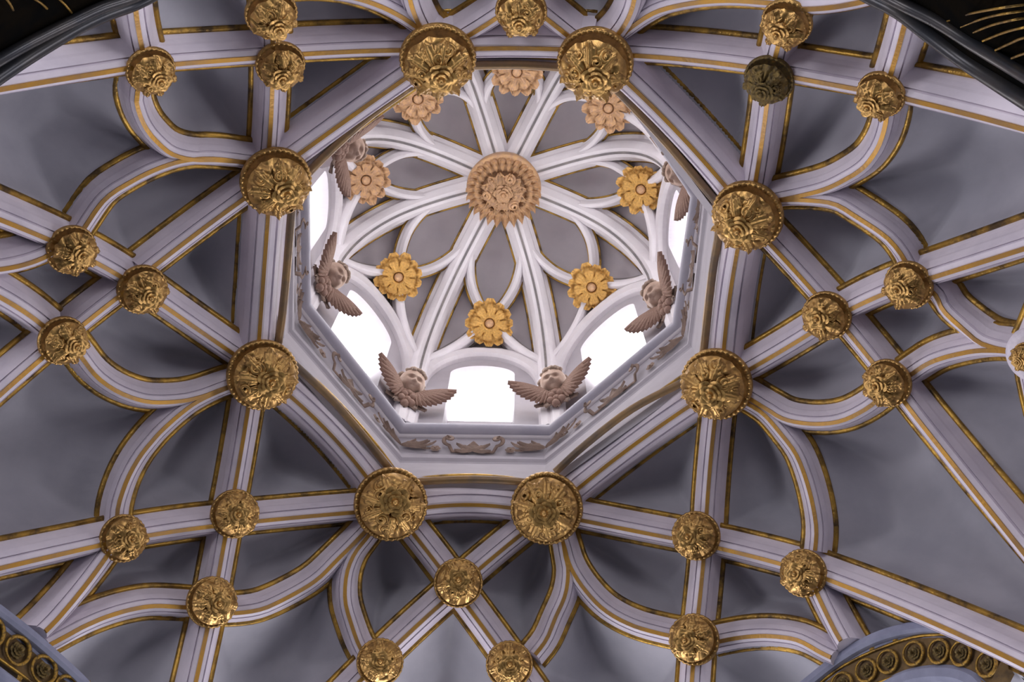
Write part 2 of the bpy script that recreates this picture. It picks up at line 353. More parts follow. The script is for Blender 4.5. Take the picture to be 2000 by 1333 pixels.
# ------------------------------------------------ lantern: centre line and corners
TOP=V3(.013,-.070,0)
def cen(z): return TOP*np.clip((z-5.48)/(6.9-5.48),0,1)
CORN=L4*V3(1.05,1.05,1)+V3(0,0,0)
CXY=CORN[:,:2]
def Zr(rho,n=3.4,zs=5.90,h=1.10): return zs+h*np.maximum(0,1-np.abs(rho)**n)**(1/n)
def sect(k,t,rho,lift=0.):   # k sector between corner k and k+1, t 0..1
    a=CXY[k%8];b=CXY[(k+1)%8]; ra,rb=np.linalg.norm(a),np.linalg.norm(b)
    aa=math.atan2(a[1],a[0]);ab=math.atan2(b[1],b[0]);d_=(ab-aa+math.pi)%(2*math.pi)-math.pi
    r=ra+(rb-ra)*t;an=aa+d_*t; z=Zr(rho)+lift
    return V3(r*rho*math.cos(an),r*rho*math.sin(an),z)+cen(z)*V3(1,1,0)*(1-rho**4)
WT=.13
led=oct_loft(trim_name(),[L4*V3(.995,.995,1)+V3(0,0,-.01),CORN*V3(1,1,0)+V3(0,0,5.462),CORN*V3(1.12,1.12,0)+V3(0,0,5.462),CORN*V3(1.12,1.12,0)+V3(0,0,5.9)],'lwall')
tag(led,'narrow white ledge at the foot of the lantern walls',None,None,'structure')
FL={}
for k in range(8):
    names=['upper left','left','lower left','bottom','lower right','right','upper right','top']
    # sector k lies between corner k and k+1
    a=V3(*CXY[k],0);b=V3(*CXY[(k+1)%8],0); e_=nz(b-a); out=nz(V3(e_[1],-e_[0],0)); 
    if out@((a+b)/2)<0: out=-out
    mid=(a+b)/2; hl=np.linalg.norm(b-a)/2; hw=hl*.47
    zb=5.44; zsp=6.33; zt=7.05; rise=.13
    n=28
    inner=[(-hw,zb+.03),(-hw,zb+.3),(-hw,zsp)]+[(-hw*math.cos(q),zsp+rise*math.sin(q)) for q in np.linspace(0,math.pi,21)[1:-1]]+[(hw,zsp),(hw,zb+.3),(hw,zb+.03)]
    m_=len(inner)
    outer=[(-hl,zb),(-hl,zb+.3),(-hl,zsp)]+[(-hl+2*hl*(i+1)/(m_-5),zt) if 0 else (x/hw*hl if abs(x)<hw else x,zt) for i,(x,z) in enumerate(inner[3:-3])]+[(hl,zsp),(hl,zb+.3),(hl,zb)]
    def P_(s,z,o=0): return mid+e_*s+V3(0,0,z)+out*o
    hw2=hw*.93
    jam=[(x*hw2/hw,z-(0.015 if z>zb+.31 else 0)) for x,z in inner]
    V=[P_(*q) for q in outer]+[P_(*q) for q in inner]+[P_(*q,WT) for q in jam]
    F=[(i,i+1,m_+i+1,m_+i) for i in range(m_-1)]+[(m_+i,m_+i+1,2*m_+i+1,2*m_+i) for i in range(m_-1)]+[(m_-1,0,m_,2*m_-1),(2*m_-1,m_,2*m_,3*m_-1)]
    wl=wobj('wall_%s'%names[k].replace(' ','_'),V,F,'lwall',None,False)
    tag(wl,'white %s wall of the lantern with an arched window opening'%names[k],None,None,'structure')
    V=[P_(*q,WT-.01) for q in jam]; 
    pn=wobj('window_%d'%(k+1),V+[p+out*.02 for p in V],[tuple(range(m_)),tuple(range(m_,2*m_))],'pane',None,False)
    tag(pn,'blazing white arched window in the %s wall of the lantern'%names[k],None,None,'structure')
    # window arch moulding
    arc=[P_(-hl*.90,z,-.008) for z in (5.485,5.65,5.85)]+[P_(-hl*.90*math.cos(q),6.02+.58*math.sin(q)**.85,-.008) for q in np.linspace(.0,math.pi,25)]+[P_(hl*.90,z,-.008) for z in (5.85,5.65,5.485)]
    arc=np.array(arc); dn=np.tile(-out,(len(arc),1))
    am=sweep(trim_name(),arc,dn,[(-.045,-.01),(-.045,.03),(-.03,.045),(.0,.05),(.03,.035),(.04,.015),(.04,-.01)],'lrib',smooth=False)
    tag(am,'white moulded arch framing the %s lantern window'%names[k],None,None,'structure')
    sweep('grey_edge',arc,dn,tube_prof(-.050,.012,.010),'grey',am,loop=True)
# lantern dome webs: eight panels
dome=empty('ceiling_lantern'); dome.name='ceiling.001'; tag(dome,'pale lilac ribbed dome closing the lantern',None,None,'structure')
for k in range(8):
    rr=np.concatenate([np.linspace(0.02,.8,22),np.linspace(.82,1,20)]);tt=np.linspace(0,1,17)
    a_,b_=CXY[k],CXY[(k+1)%8]; ha=abs((math.atan2(b_[1],b_[0])-math.atan2(a_[1],a_[0])+math.pi)%(2*math.pi)-math.pi)/2
    lim=lambda t: math.cos(ha)/math.cos(ha*(2*t-1))+.012
    V=[sect(k,t,r*min(1,lim(t)),.05*math.sin(math.pi*t)*min(1,r*2)*(1-r**6)) for r in rr for t in tt]
    wobj('web_panel',V,grid_faces(len(rr),len(tt)),'lweb',dome)
def lrib_prof(w,D):
    h=[(-w,-.03),(-w,.02),(-w*.75,.03),(-w*.72,D*.6),(-w*.6,D*.72),(-w*.34,D*.95),(-w*.12,D*.98)]
    return h+[(-t,d) for t,d in reversed(h)]
def lrib(P,w,D,label,edge='gold',stripe=True,es=.009):
    P=np.asarray(P); z=P[:,2]; dn=nz(V3(0,0,5.6)+cen(6.5)-P)
    o=sweep(trim_name(),P,dn,lrib_prof(w,D),'lrib',smooth=False); tag(o,label,None,None,'structure')
    for s in (-1,1): sweep('gilded_edge' if edge=='gold' else 'grey_edge',P,dn,tube_prof(s*(w+.004),.008,es),edge,o,loop=True)
    if stripe: sweep('grey_stripe',P,dn,[(-.006,D*.93),(-.006,D*.98+.004),(.006,D*.98+.004),(.006,D*.93)],'grey',o,loop=True,smooth=False)
    return o
CN=['upper left','left upper','left lower','lower left','lower right','right lower','right upper','upper right']
for k in range(8):
    P=[sect(k,0,r) for r in np.concatenate([np.linspace(.10,.9,24),np.linspace(.915,.995,12)])]
    P+= [V3(CXY[k][0],CXY[k][1],z)*V3(.99,.99,1) for z in (5.90,)]
    lrib(P,.076,.11,'broad white main rib of the lantern dome running to its %s corner'%CN[k])
SN=['upper left','left','lower left','bottom','lower right','right','upper right','top']
FPXL={0:(815,190),1:(713,350),2:(777,541),3:(956,632),4:(1157,561),5:(1254,368),6:(1190,208),7:(1010,137)}
ZF=float(Zr(.77))-.165
FPOS={k:atz(x,y,ZF) for k,(x,y) in FPXL.items()}
def to_flower(P,k,s=.05):
    F=FPOS[k]+V3(0,0,.125); P=np.array(P); n=len(P); t=np.linspace(0,1,n)[:,None]**1.5
    return P+(F-P[-1])*t
def from_flower(P,k):
    F=FPOS[k]+V3(0,0,.115); P=np.array(P); n=len(P); t=(1-np.linspace(0,1,n)[:,None])**1.5
    return P+(F-P[0])*t
for k in range(8):
    for s in (0,1):
        f=lambda t: t if s==0 else 1-t
        P=catmull([sect(k,f(t),r) for t,r in ((.03,.38),(.08,.47),(.15,.56),(.25,.65),(.38,.73),(.5,.77))],.03)
        P=to_flower(P,k)
        lrib(P,.029,.085,'thin curved white rib looping from the %s flower boss to the main rib on its %s side'%(SN[k],'clockwise' if s==0 else 'anticlockwise'),stripe=False,es=.007)
        P=catmull([sect(k,f(t),r) for t,r in ((.5,.77),(.40,.84),(.28,.90),(.16,.945),(.05,.975),(.0,.985))],.03)
        P=from_flower(P,k)
        lrib(P,.036,.09,'short white rib falling from the %s flower boss to the corner on its %s side'%(SN[k],'clockwise' if s==0 else 'anticlockwise'),edge='grey',stripe=False,es=.007)

# ---------------------------------------------------------------- carved bosses
def L(name,V,F,m,parent=None,smooth=True,mt=None):   # local-space mesh object
    return obj(name,mesh(name,V,F,m,smooth),parent,mt)
def lathe(prof,n=48):
    V=[(r*math.cos(a),r*math.sin(a),z) for r,z in prof for a in np.linspace(0,2*math.pi,n,endpoint=False)]
    return V,grid_faces(len(prof),n,True)
def rope(R,z,r,nb,seg=6,n=None):
    n=n or nb*4; V=[]
    for i in range(n):
        a=2*math.pi*i/n; rr=r*(.55+.5*abs(math.sin(nb*a/2)))
        for q in np.linspace(0,2*math.pi,seg,endpoint=False): V.append(((R+rr*math.cos(q))*math.cos(a),(R+rr*math.cos(q))*math.sin(a),z+rr*math.sin(q)))
    return V,grid_faces(n,seg,True,True)
def leaf_geo(rt,r0=.28,r1=.95,w=.2,z=lambda r:.6,curl=.12,lobes=4,nu=13,nv=9,lift=.06,tip=.82):
    V=[]
    for i in range(nu):
        u_=i/(nu-1); r=r0+(r1-r0)*u_
        wd=w*(math.sin(math.pi*(.12+tip*u_))**.8)*(.78+.32*abs(math.sin(math.pi*lobes*u_)))
        for j in range(nv):
            v=2*j/(nv-1)-1
            zz=z(r)+lift*(1-.8*v*v)+.035*math.cos(v*math.pi*2.5)+(.03*abs(math.sin(math.pi*lobes*u_)))+curl*max(0,u_-.72)**1.5*5*(1-v*v*.5)
            V.append((r-.05*abs(v)*w/.2*math.sin(math.pi*lobes*u_),v*wd,zz))
    return V,grid_faces(nu,nv)
def rose_geo(layers=((1.0,6,.10),(.74,5,.30),(.48,4,.48)),rt=None,nu=6,nv=7,cup=.32):
    V=[];F=[]
    for li,(R,n,z0) in enumerate(layers):
        for k in range(n):
            a0=2*math.pi*(k+.5*li)/n+ (rt.uniform(-.12,.12) if rt else 0); wa=math.pi/n*1.22; o=len(V)
            for i in range(nu):
                u_=i/(nu-1)
                for j in range(nv):
                    v=2*j/(nv-1)-1; rr=R*(.12+.88*u_*(1-.16*v*v)); aa=a0+wa*v*(.55+.45*math.sin(math.pi*min(1,.25+u_*.6)))
                    z=z0+cup*R*(u_**1.2)*(1-.35*v*v)-.28*R*max(0,u_-.75)*4*.4+.02*math.cos(6*v)
                    V.append((rr*math.cos(aa),rr*math.sin(aa),z))
            F+=grid_faces(nu,nv,off=o)
    o=len(V); pr=[(0.001,.80),(.10,.78),(.17,.70),(.19,.58),(.16,.4)]
    b,bf=lathe(pr,10); V+=b; F+=[tuple(i+o for i in f) for f in bf]
    return V,F
def volute_geo(turns=1.6,R=.2,r=.045,seg=6,n=34,tail=.0):
    pts=[]
    for i in range(n):
        t=i/(n-1); a=turns*2*math.pi*t; q=R*(1-.86*t); pts.append((q*math.cos(a),q*math.sin(a),.03+.07*t))
    if tail: pts=[(R+.02,-tail*(1-i/6),-.02) for i in range(6)]+pts
    pts=np.array(pts); dn=np.tile(V3(0,0,1),(len(pts),1)); V,_,_=sweepv(pts,dn,[(1.25*r*math.cos(q)*1,r*math.sin(q)) for q in np.linspace(0,2*math.pi,seg,endpoint=False)])
    return V,grid_faces(len(pts),seg,True)
def RZ(a): return Matrix.Rotation(a,4,'Z')
def T(x,y,z): return Matrix.Translation((x,y,z))
def bodyz(r,h=.68): return .12+h*max(0,1-(r/1.02)**2)**.62
def boss(big,seed,m='boss'):
    rt=random.Random(seed); root=empty('ceiling_boss')
    V,F=lathe([(.3,-.22),(.86,-.20),(.98,-.06),(1.0,.0),(.985,.08),(.95,.115),(.86,.12),(.82,.06),(.001,.05)],56); L('backing_plate',V,F,m,root)
    V,F=rope(.935,.115,.070,40 if big else 30); L('beaded_rim',V,F,m,root)
    # swirling dome body
    nr,na=34,120; V=[]; ph=rt.uniform(0,6); n1=rt.choice([5,6,7])
    for i in range(nr):
        r=.86*i/(nr-1)+.002
        for j in range(na):
            a=2*math.pi*j/na; x,y=r*math.cos(a),r*math.sin(a)
            wx=x+.13*math.sin(7*y+ph)+.07*math.sin(13*x+2*ph); wy=y+.13*math.sin(7*x+1.7*ph)+.07*math.cos(12*y+ph)
            f=.6*abs(math.sin(6.5*wx+3*wy))**.7+.4*abs(math.sin(6*wy-4*wx+ph))**.7
            f=f*.11+.03*math.sin(n1*2*a+5*r)
            V.append((x,y,bodyz(r)+f*(1 if r>.05 else 0)-.03))
    L('foliage_body',V,grid_faces(nr,na,True),m,root)
    nl=rt.choice([7,8,9]) if big else rt.choice([5,6,7])
    lf=mesh('leaf',*leaf_geo(rt,.28,.88,.20 if big else .24,bodyz,.22,5 if big else 4,lift=.17),m)
    a0=rt.uniform(0,6)
    for k in range(nl): obj('leaf',lf,root,RZ(a0+2*math.pi*k/nl+rt.uniform(-.1,.1)))
    rs=mesh('rosette',*rose_geo(((1.0,5,.05),(.6,4,.3)),rt,5,5),m)
    vo=mesh('scroll',*volute_geo(1.7,.2,.05),m)
    vo2=mesh('scroll',*volute_geo(-1.5,.17,.05),m)
    n2=(5 if big else 3)
    for k in range(n2):
        a=a0+2*math.pi*(k+.5)/n2+rt.uniform(-.2,.2); r=.60 if big else .58
        tilt=RZ(a)@T(r,0,bodyz(r)+.03)@Matrix.Rotation(.75,4,'Y')@RZ(rt.uniform(0,6))
        sc_=.19 if big else .20
        if k%2==0 or not big: obj('rosette',rs,root,tilt@Matrix.Scale(sc_,4))
        else: obj('scroll',vo,root,tilt)
    for k in range(4 if big else 3):
        a=a0+2*math.pi*(k+.2)/(4 if big else 3)+.5; r=.42
        obj('scroll',vo2 if k%2 else vo,root,RZ(a)@T(r,0,bodyz(r)+.05)@Matrix.Rotation(.4,4,'Y')@RZ(rt.uniform(0,6)))
    rose=mesh('central_rose',*rose_geo(rt=rt),m); dx,dy=rt.uniform(-.12,.12),rt.uniform(-.12,.12)
    V,F=lathe([(.36,-.12),(.33,.05),(.27,.12),(.001,.14)],20); st=L('rose_stem',V,F,m,root,True,T(dx,dy,bodyz(0)))
    obj('central_rose',rose,root,T(dx,dy,bodyz(0)+.15)@Matrix.Scale(.42 if big else .48,4))
    return root
protos={}
def place_boss(px,size_px,big,variant,label,depth,rot,group,m='boss',k=.74):
    key=(big,variant,m)
    P=ats(px[0],px[1],2-depth); dn=dirn(P,k); r=size_px/FPX*((P-CAM)@RM[2])*SC
    if key not in protos: protos[key]=boss(big,variant*7+3*big+1,m); o=protos[key]
    else: o=copy_tree(protos[key])
    o.matrix_world=frame(P,dn)@RZ(rot)@Matrix.Scale(r,4)
    tag(o,label,'ceiling boss',group); return o
BIG=[((855,113),75,'large gilded foliage boss at the upper left end of the octagon ring top side'),
 ((538,353),70,'large gilded foliage boss at the upper end of the octagon ring left side'),
 ((512,732),70,'large gilded foliage boss at the lower end of the octagon ring left side'),
 ((763,985),72,'large gilded foliage boss at the left end of the octagon ring bottom side'),
 ((1068,993),71,'large gilded foliage boss at the right end of the octagon ring bottom side'),
 ((1400,750),71,'large gilded foliage boss at the lower end of the octagon ring right side'),
 ((1461,420),71,'large gilded foliage boss at the upper end of the octagon ring right side'),
 ((1163,120),75,'large dark gilded foliage boss at the right end of the octagon ring top side')]
for i,(px,sz,lb) in enumerate(BIG):
    place_boss(px,sz,True,i%4,lb,.155,i*1.3,'large bosses on the octagonal ring')
SM=[((547,125),49,'small gilded boss where two ribs cross above the octagon upper left corner'),
 ((277,565),50,'small gilded boss at the crossing point left of the octagon'),
 ((458,1004),48,'small gilded boss at the crossing point lower left of the octagon'),
 ((895,1139),48,'small gilded boss at the crossing point straight below the octagon'),
 ((1360,1047),48,'small gilded boss at the crossing point lower right of the octagon'),
 ((1616,616),49,'small gilded boss at the crossing point right of the octagon'),
 ((1018,20),51,'small gilded boss above the top side of the octagon, cut by the upper frame edge'),
 ((293,135),49,'small gilded boss at upper left where a rib curls down into a loop'),
 ((529,25),52,'small gilded boss cut by the top edge at upper left, above another boss'),
 ((138,487),50,'small gilded boss near the left edge, upper of the two stacked there'),
 ((121,665),49,'small gilded boss near the left edge, lower of the two stacked there'),
 ((240,1052),47,'small gilded boss at lower left where a rib descends towards the corner'),
 ((413,1177),50,'small gilded boss at lower left on the vertical rib leaving the bottom edge'),
 ((742,1294),46,'small gilded boss on the bottom edge, left one of the two there'),
 ((995,1299),46,'small gilded boss on the bottom edge, right one of the two there'),
 ((1356,1250),50,'small gilded boss at lower right on the vertical rib leaving the bottom edge'),
 ((1570,1120),47,'small gilded boss where the broad rib starts towards the lower right corner'),
 ((1735,748),48,'small gilded boss at right, at the head of the long rib running down'),
 ((1776,556),49,'small dark gilded boss at right, its flower pointing down and left'),
 ((1722,183),49,'small gilded boss at upper right, where a rib curls back to the ring'),
 ((1538,42),51,'small pendant gilded boss at the top edge on the right, flower hanging low')]
for i,(px,sz,lb) in enumerate(SM):
    place_boss(px,sz,False,i%5,lb,.135,i*2.1,'small bosses on the rib crossings')
place_boss((1503,153),50,False,6,'small blackened tarnished boss at the crossing point upper right of the octagon',.135,.7,'small bosses on the rib crossings','bossdark')
b_=place_boss((2006,698),30,False,2,'smallest gilded boss, in a white collar cut by the right frame edge',.15,.4,'small bosses on the rib crossings')
V,F=lathe([(1.0,-1.6),(1.75,-1.5),(1.85,-.6),(1.7,-.2),(1.3,-.05),(1.0,-.05)],40); L('white_collar',V,F,'rib',b_)['label']='white plaster collar'
# ---------------------------------------------------------------- lantern bosses
root=empty('ceiling_boss'); m='gold2'
V,F=lathe([(.3,-.3),(.93,-.3),(1.0,-.05),(.97,.04),(.86,.08),(.6,.12),(.001,.14)],64); L('backing_plate',V,F,m,root)
lf=mesh('leaf',*leaf_geo(None,.60,1.0,.105,lambda r:.09+.10*(1-r),.3,2,11,9,.11),m)
for k in range(26): obj('leaf',lf,root,RZ(2*math.pi*k/26))
V,F=rope(.63,.17,.05,40); L('beaded_ring',V,F,m,root)
lf=mesh('leaf',*leaf_geo(None,.26,.62,.12,lambda r:.12+.28*(1-r),.2,3,9,7,.05),m)
for k in range(12): obj('leaf',lf,root,RZ(2*math.pi*(k+.5)/12))
rt=random.Random(5); rs=mesh('rosette',*rose_geo(((1.0,5,.05),(.6,4,.3)),rt,5,5),m); vo=mesh('scroll',*volute_geo(1.7,.13,.035),m)
for k in range(6):
    q=RZ(2*math.pi*k/6+.2)@T(.44,0,.30)@Matrix.Rotation(.3,4,'Y')
    obj('rosette' if k%2 else 'scroll',rs if k%2 else vo,root,q@(Matrix.Scale(.11,4) if k%2 else RZ(k)))
V,F=rope(.31,.33,.04,22); L('beaded_ring',V,F,m,root)
obj('central_rose',mesh('central_rose',*rose_geo(rt=rt),m),root,T(0,0,.30)@Matrix.Scale(.27,4))
P=atz(984,368,float(Zr(0))-.15); dn=nz(V3(0,.25,-1)); root.matrix_world=frame(P,dn)@Matrix.Scale(73/FPX*((P-CAM)@RM[2])*SC,4)
tag(root,'large rose-gold round boss at the very centre of the bright lantern dome','ceiling boss')
def flower(m,seed):
    root=empty('flower_boss'); rt=random.Random(seed)
    V,F=lathe([(.2,-.35),(.45,-.3),(.6,-.08),(.55,.02),(.3,.08),(.001,.08)],32); L('backing_plate',V,F,m,root)
    pt=mesh('petal',*leaf_geo(None,.28,1.02,.25,lambda r:-.04+.12*r,.22,3,13,11,.11,.66),m)
    for k in range(12): obj('petal',pt,root,RZ(2*math.pi*k/12+rt.uniform(-.05,.05))@Matrix.Scale(rt.uniform(.93,1.04),4))
    pt=mesh('inner_petal',*leaf_geo(None,.20,.70,.20,lambda r:.10+.22*r,.16,2,9,9,.09,.68),m)
    for k in range(8): obj('inner_petal',pt,root,RZ(2*math.pi*(k+.5)/8))
    V,F=lathe([(.34,.10),(.33,.24),(.28,.29),(.22,.26),(.20,.16)],28); L('ring',V,F,m,root)
    V,F=lathe([(.17,.12),(.185,.24),(.16,.34),(.09,.40),(.001,.42)],20); c=L('bud',V,F,'gold2',root); c['label']='paler round bud'
    return root
FLAB={0:'half hidden flower boss in the lantern, beneath the ring top left boss',1:'pale rose-gold flower boss at the left of the lantern dome',
 2:'orange-gold flower boss lower left of the lantern centre',3:'orange-gold flower boss directly above the bottom window',4:'orange-gold flower boss lower right of the lantern centre',
 5:'orange-gold flower boss at the right of the lantern dome',6:'half hidden flower boss in the lantern, beneath the ring top right boss',7:'flower boss peeping out under the octagon ring top side, mostly hidden'}
pf={}
for k in range(8):
    m='gold2' if k in (0,1,6,7) else 'gold3'
    if m not in pf: pf[m]=flower(m,3+len(pf)); o=pf[m]
    else: o=copy_tree(pf[m])
    P=FPOS[k]; dn=nz(V3(0,0,4.2)+V3(.0,-.05,0)-P)
    o.matrix_world=frame(P,dn)@RZ(.37*k)@Matrix.Scale(.136*SC,4); tag(o,FLAB[k],'flower boss','flower bosses in the lantern dome')
# ---------------------------------------------------------------- cherubs at the corners
def head_geo():
    nu,nv=44,56; V=[]
    def g(x,z,cx,cz,sx,sz): return math.exp(-((x-cx)/sx)**2-((z-cz)/sz)**2)
    for i in range(nu):
        p=math.pi*i/(nu-1)
        for j in range(nv):
            a=2*math.pi*j/nv; x=math.sin(p)*math.sin(a); y=math.sin(p)*math.cos(a); z=math.cos(p)
            f=max(0,y)**.6 if y>0 else 0
            d=0
            d+=.17*g(x,z,0,-.12,.11,.13)+.05*g(x,z,0,.10,.07,.22)            # nose
            d+=.05*g(x,z,.10,-.17,.06,.06)+.05*g(x,z,-.10,-.17,.06,.06)
            d+=.10*(g(x,z,.40,-.28,.24,.24)+g(x,z,-.40,-.28,.24,.24))       # cheeks
            d-=.19*(g(x,z,.33,.07,.17,.11)+g(x,z,-.33,.07,.17,.11))         # sockets
            d+=.09*(g(x,z,.33,.05,.10,.065)+g(x,z,-.33,.05,.10,.065))       # eyelids
            d+=.06*(g(x,z,.33,.26,.22,.07)+g(x,z,-.33,.26,.22,.07))         # brows
            d+=.08*g(x,z,0,-.36,.17,.05)+.09*g(x,z,0,-.49,.14,.055)-.13*g(x,z,0,-.425,.17,.03) # lips
            d+=.15*g(x,z,0,-.70,.18,.14)                                    # chin
            d*=f*1.5; s=1+d
            wx=.86-.08*max(0,-z); V.append((x*wx*s,y*.90*s,z*1.03*(1+d*.1)))
    # neck grows out of the underside
    out=[]
    for (x,y,z) in V:
        if z<-.86: k=( -.86-z)/.17; out.append((x*(1+.9*k)+0,y*(1+.9*k)-.12*k,z-.45*k))
        else: out.append((x,y,z))
    return out,grid_faces(nu,nv,True)
def blob(c,r,n=8,sq=(1,1,1)):
    V=[];
    for i in range(n):
        p=math.pi*i/(n-1)
        for j in range(n+2):
            a=2*math.pi*j/(n+2); V.append((c[0]+sq[0]*r*math.sin(p)*math.cos(a),c[1]+sq[1]*r*math.sin(p)*math.sin(a),c[2]+sq[2]*r*math.cos(p)))
    return V,grid_faces(n,n+2,True)
def join(parts):
    V=[];F=[]
    for v,f in parts: F+=[tuple(i+len(V) for i in q) for q in f]; V+=list(v)
    return V,F
def feather_geo(Ln,Wd):
    V=[];nu,nv=8,5
    for i in range(nu):
        u_=i/(nu-1); w_=Wd*(.45+.55*math.sin(math.pi*min(1,.2+.6*u_)))*(1 if u_<.8 else math.sqrt(max(0.02,1-((u_-.8)/.2)**2)))
        for j in range(nv):
            v=2*j/(nv-1)-1; V.append((Ln*u_,.10*(1-v*v)+.05*math.sin(math.pi*u_)+.03*(abs(v)<.1),v*w_))
    return V,grid_faces(nu,nv)
def cherub():
    root=empty('winged_cherub'); hd=L('head',*head_geo(),'skin',root,True,Matrix.Rotation(-.45,4,'X'))
    rt=random.Random(11); parts=[]
    for i in range(90):
        p=rt.uniform(0,1.75); a=rt.uniform(0,2*math.pi); x,y,z=math.sin(p)*math.sin(a),math.sin(p)*math.cos(a),math.cos(p)
        if y>.0 and z<.70: continue
        parts.append(blob((x*.90,y*.93,z*1.05),rt.uniform(.15,.22),6,(1,1,.8)))
    L('hair',*join(parts),'hair',hd)
    for s in (-1,1):
        e_=blob((s*.86,-.05,-.08),.17,7,(.5,.8,1.1)); L('ear',*e_,'skin',hd)
        pl=[];nu,nv=10,8
        for i in range(nu):
            u_=i/(nu-1)
            for j in range(nv):
                v=j/(nv-1); x=.35+1.35*u_; pl.append((s*x,-.30+.22*math.sin(math.pi*v)+.45*x, -.75+.55*u_**.8*(1)-v*(1.15-.45*u_)))
        wg=L('wing',pl,grid_faces(nu,nv),'wing',root)
        rows=((10,2.25,.26,14,-72,.05),(8,1.65,.25,10,-76,.17),(7,1.05,.24,6,-80,.28))
        for n,ln,wd,a1,a2,yy in rows:
            fm=mesh('feather',*feather_geo(1,wd/ln*1.0),'wing')
            for k in range(n):
                t=k/(n-1); an=math.radians(a1+(a2-a1)*t); lk=ln*(1-.45*t)
                X=.45+.35*(1-t); Zz=-.70-.25*t
                mt=T(s*X,-.22+yy+.35*X+.03*k/n,Zz)@RZ(s*math.radians(26))@(Matrix.Scale(-1,4,(1,0,0)) if s<0 else Matrix.Identity(4))@Matrix.Rotation(-an,4,'Y')@Matrix.Scale(lk,4)
                obj('feather',fm,wg,mt)
    parts=[]
    for i in range(22):
        a=2*math.pi*i/22; parts.append(blob((.72*math.cos(a),-.15+.38*math.sin(a),-1.08-.10*math.sin(a)),.19,6,(1,.9,.8)))
    L('drapery_collar',*join(parts),'wing',root)
    lf=leaf_geo(None,0,1,.26,lambda r:.05,.2,3,9,7,.1); lm=mesh('leaf',*lf,'leaf')
    for k,an in enumerate((-150,-120,-90,-60,-30)):
        obj('leaf',lm,root,T(.12*(k-2),-.1+.1*(k%2),-1.45)@Matrix.Rotation(-math.radians(an),4,'Y')@Matrix.Rotation(-math.pi/2,4,'X')@Matrix.Scale(1.35,4))
    for k,(x,z) in enumerate(((-.3,-1.5),(.25,-1.55),(-.05,-1.95),(0,-1.3),(.35,-2.0),(-.35,-2.1),(.05,-2.4))): L('fruit',*blob((x,.2,z),.27,8),'wing',root)
    return root
CHP={2:((648,540),'stucco cherub head with brown wings at the left corner of the lantern foot'),3:((803,752),'stucco cherub with spread brown wings left of the bottom window'),
 4:((1082,750),'stucco cherub with spread brown wings right of the bottom window'),5:((1286,578),'stucco cherub head with brown wings at the right corner of the lantern foot'),
 6:((1330,335),'cherub head half hidden behind the octagon ring at upper right'),1:((682,288),'cherub head half hidden behind the octagon ring at upper left')}
pc=None
for k,(px,lb) in CHP.items():
    P=atz(px[0],px[1],5.84)
    c2=V3(*CXY[k],0); fw=-nz(V3(c2[0],c2[1],0)); 
    if pc is None: pc=cherub(); o=pc
    else: o=copy_tree(pc)
    fw=nz(fw+V3(0,0,-.25)); up=nz(V3(0,0,1)-fw*fw[2]); x=nz(np.cross(fw,up)); p=to_world(P); s_=.080*SC
    o.matrix_world=Matrix(((x[0]*s_,fw[0]*s_,up[0]*s_,p[0]),(x[1]*s_,fw[1]*s_,up[1]*s_,p[1]),(x[2]*s_,fw[2]*s_,up[2]*s_,p[2]),(0,0,0,1)))
    tag(o,lb,'cherub','winged cherubs at the lantern corners')
# ---------------------------------------------------------------- stucco frieze under the cornice roll
def fr_pt(k,s,h,l):      # s along side -1..1, h 0 lower..1 upper, l lift towards the axis
    A=L2[k]*(1-h)+L3[k]*h; B=L2[(k+1)%8]*(1-h)+L3[(k+1)%8]*h
    P=A*(.5-s/2)+B*(.5+s/2); t=nz(B-A); inn=nz(np.cross(t,(L3[k]-L2[k]))); 
    if inn@(V3(0,0,P[2])-P)<0: inn=-inn
    return P+inn*l
def relief(name,k,cs,ch,fn,F):     # fn gives (ds in model units, dh in model units, lift)
    A=L2[k];B=L2[(k+1)%8]; hl=np.linalg.norm(B-A)/2; hh=np.linalg.norm(L3[k]-L2[k])
    return wobj(name,[fr_pt(k,cs+a/hl,ch+b/hh,c) for a,b,c in fn],F,'leaf',drum)
def leaf2d(an,ln,wd):
    V,F=leaf_geo(None,0,1,wd/ln,lambda r:.0,.15,3,9,7,.08); c,s_=math.cos(an),math.sin(an)
    return [((x*c-y*s_)*ln,(x*s_+y*c)*ln,max(0.001,z*ln*.9+.004)) for x,y,z in V],F
def vol2d(sg,R,r,ln,an=0):
    V,F=volute_geo(1.35,R,r,6,26,ln); c,s_=math.cos(an),math.sin(an)
    return [((x*c-y*s_)*sg,(x*s_+y*c),z*.4+.006) for x,y,z in V],F
for k in range(8):
    for sg in (-1,1):
        V,F=vol2d(sg,.028,.008,.09,-math.pi/2); relief('scroll',k,sg*.33,.55,V,F)
        for cs,an,ln,wd in ((.97,2.95,.12,.013),(.97,3.3,.11,.012),(.99,2.65,.08,.012),(.80,2.75,.075,.010),(.80,3.5,.075,.010),(.66,.6,.05,.009),(.66,2.6,.06,.009)):
            V,F=leaf2d(an if sg>0 else math.pi-an,ln,wd); relief('acanthus_leaf',k,sg*cs,.38,V,F)
        V,F=rose_geo(((1.0,6,.05),(.6,4,.3)),None,5,5); relief('rosette',k,sg*.52,.28,[(x*.026,y*.020,z*.012+.002) for x,y,z in V],F)
    V,F=leaf2d(math.pi/2,.065,.035); relief('shell',k,0,.12,V,F)
    for an in (.45,math.pi-.45,-.1,math.pi+.1):
        V,F=leaf2d(an,.085,.016); relief('acanthus_leaf',k,0,.2,V,F)
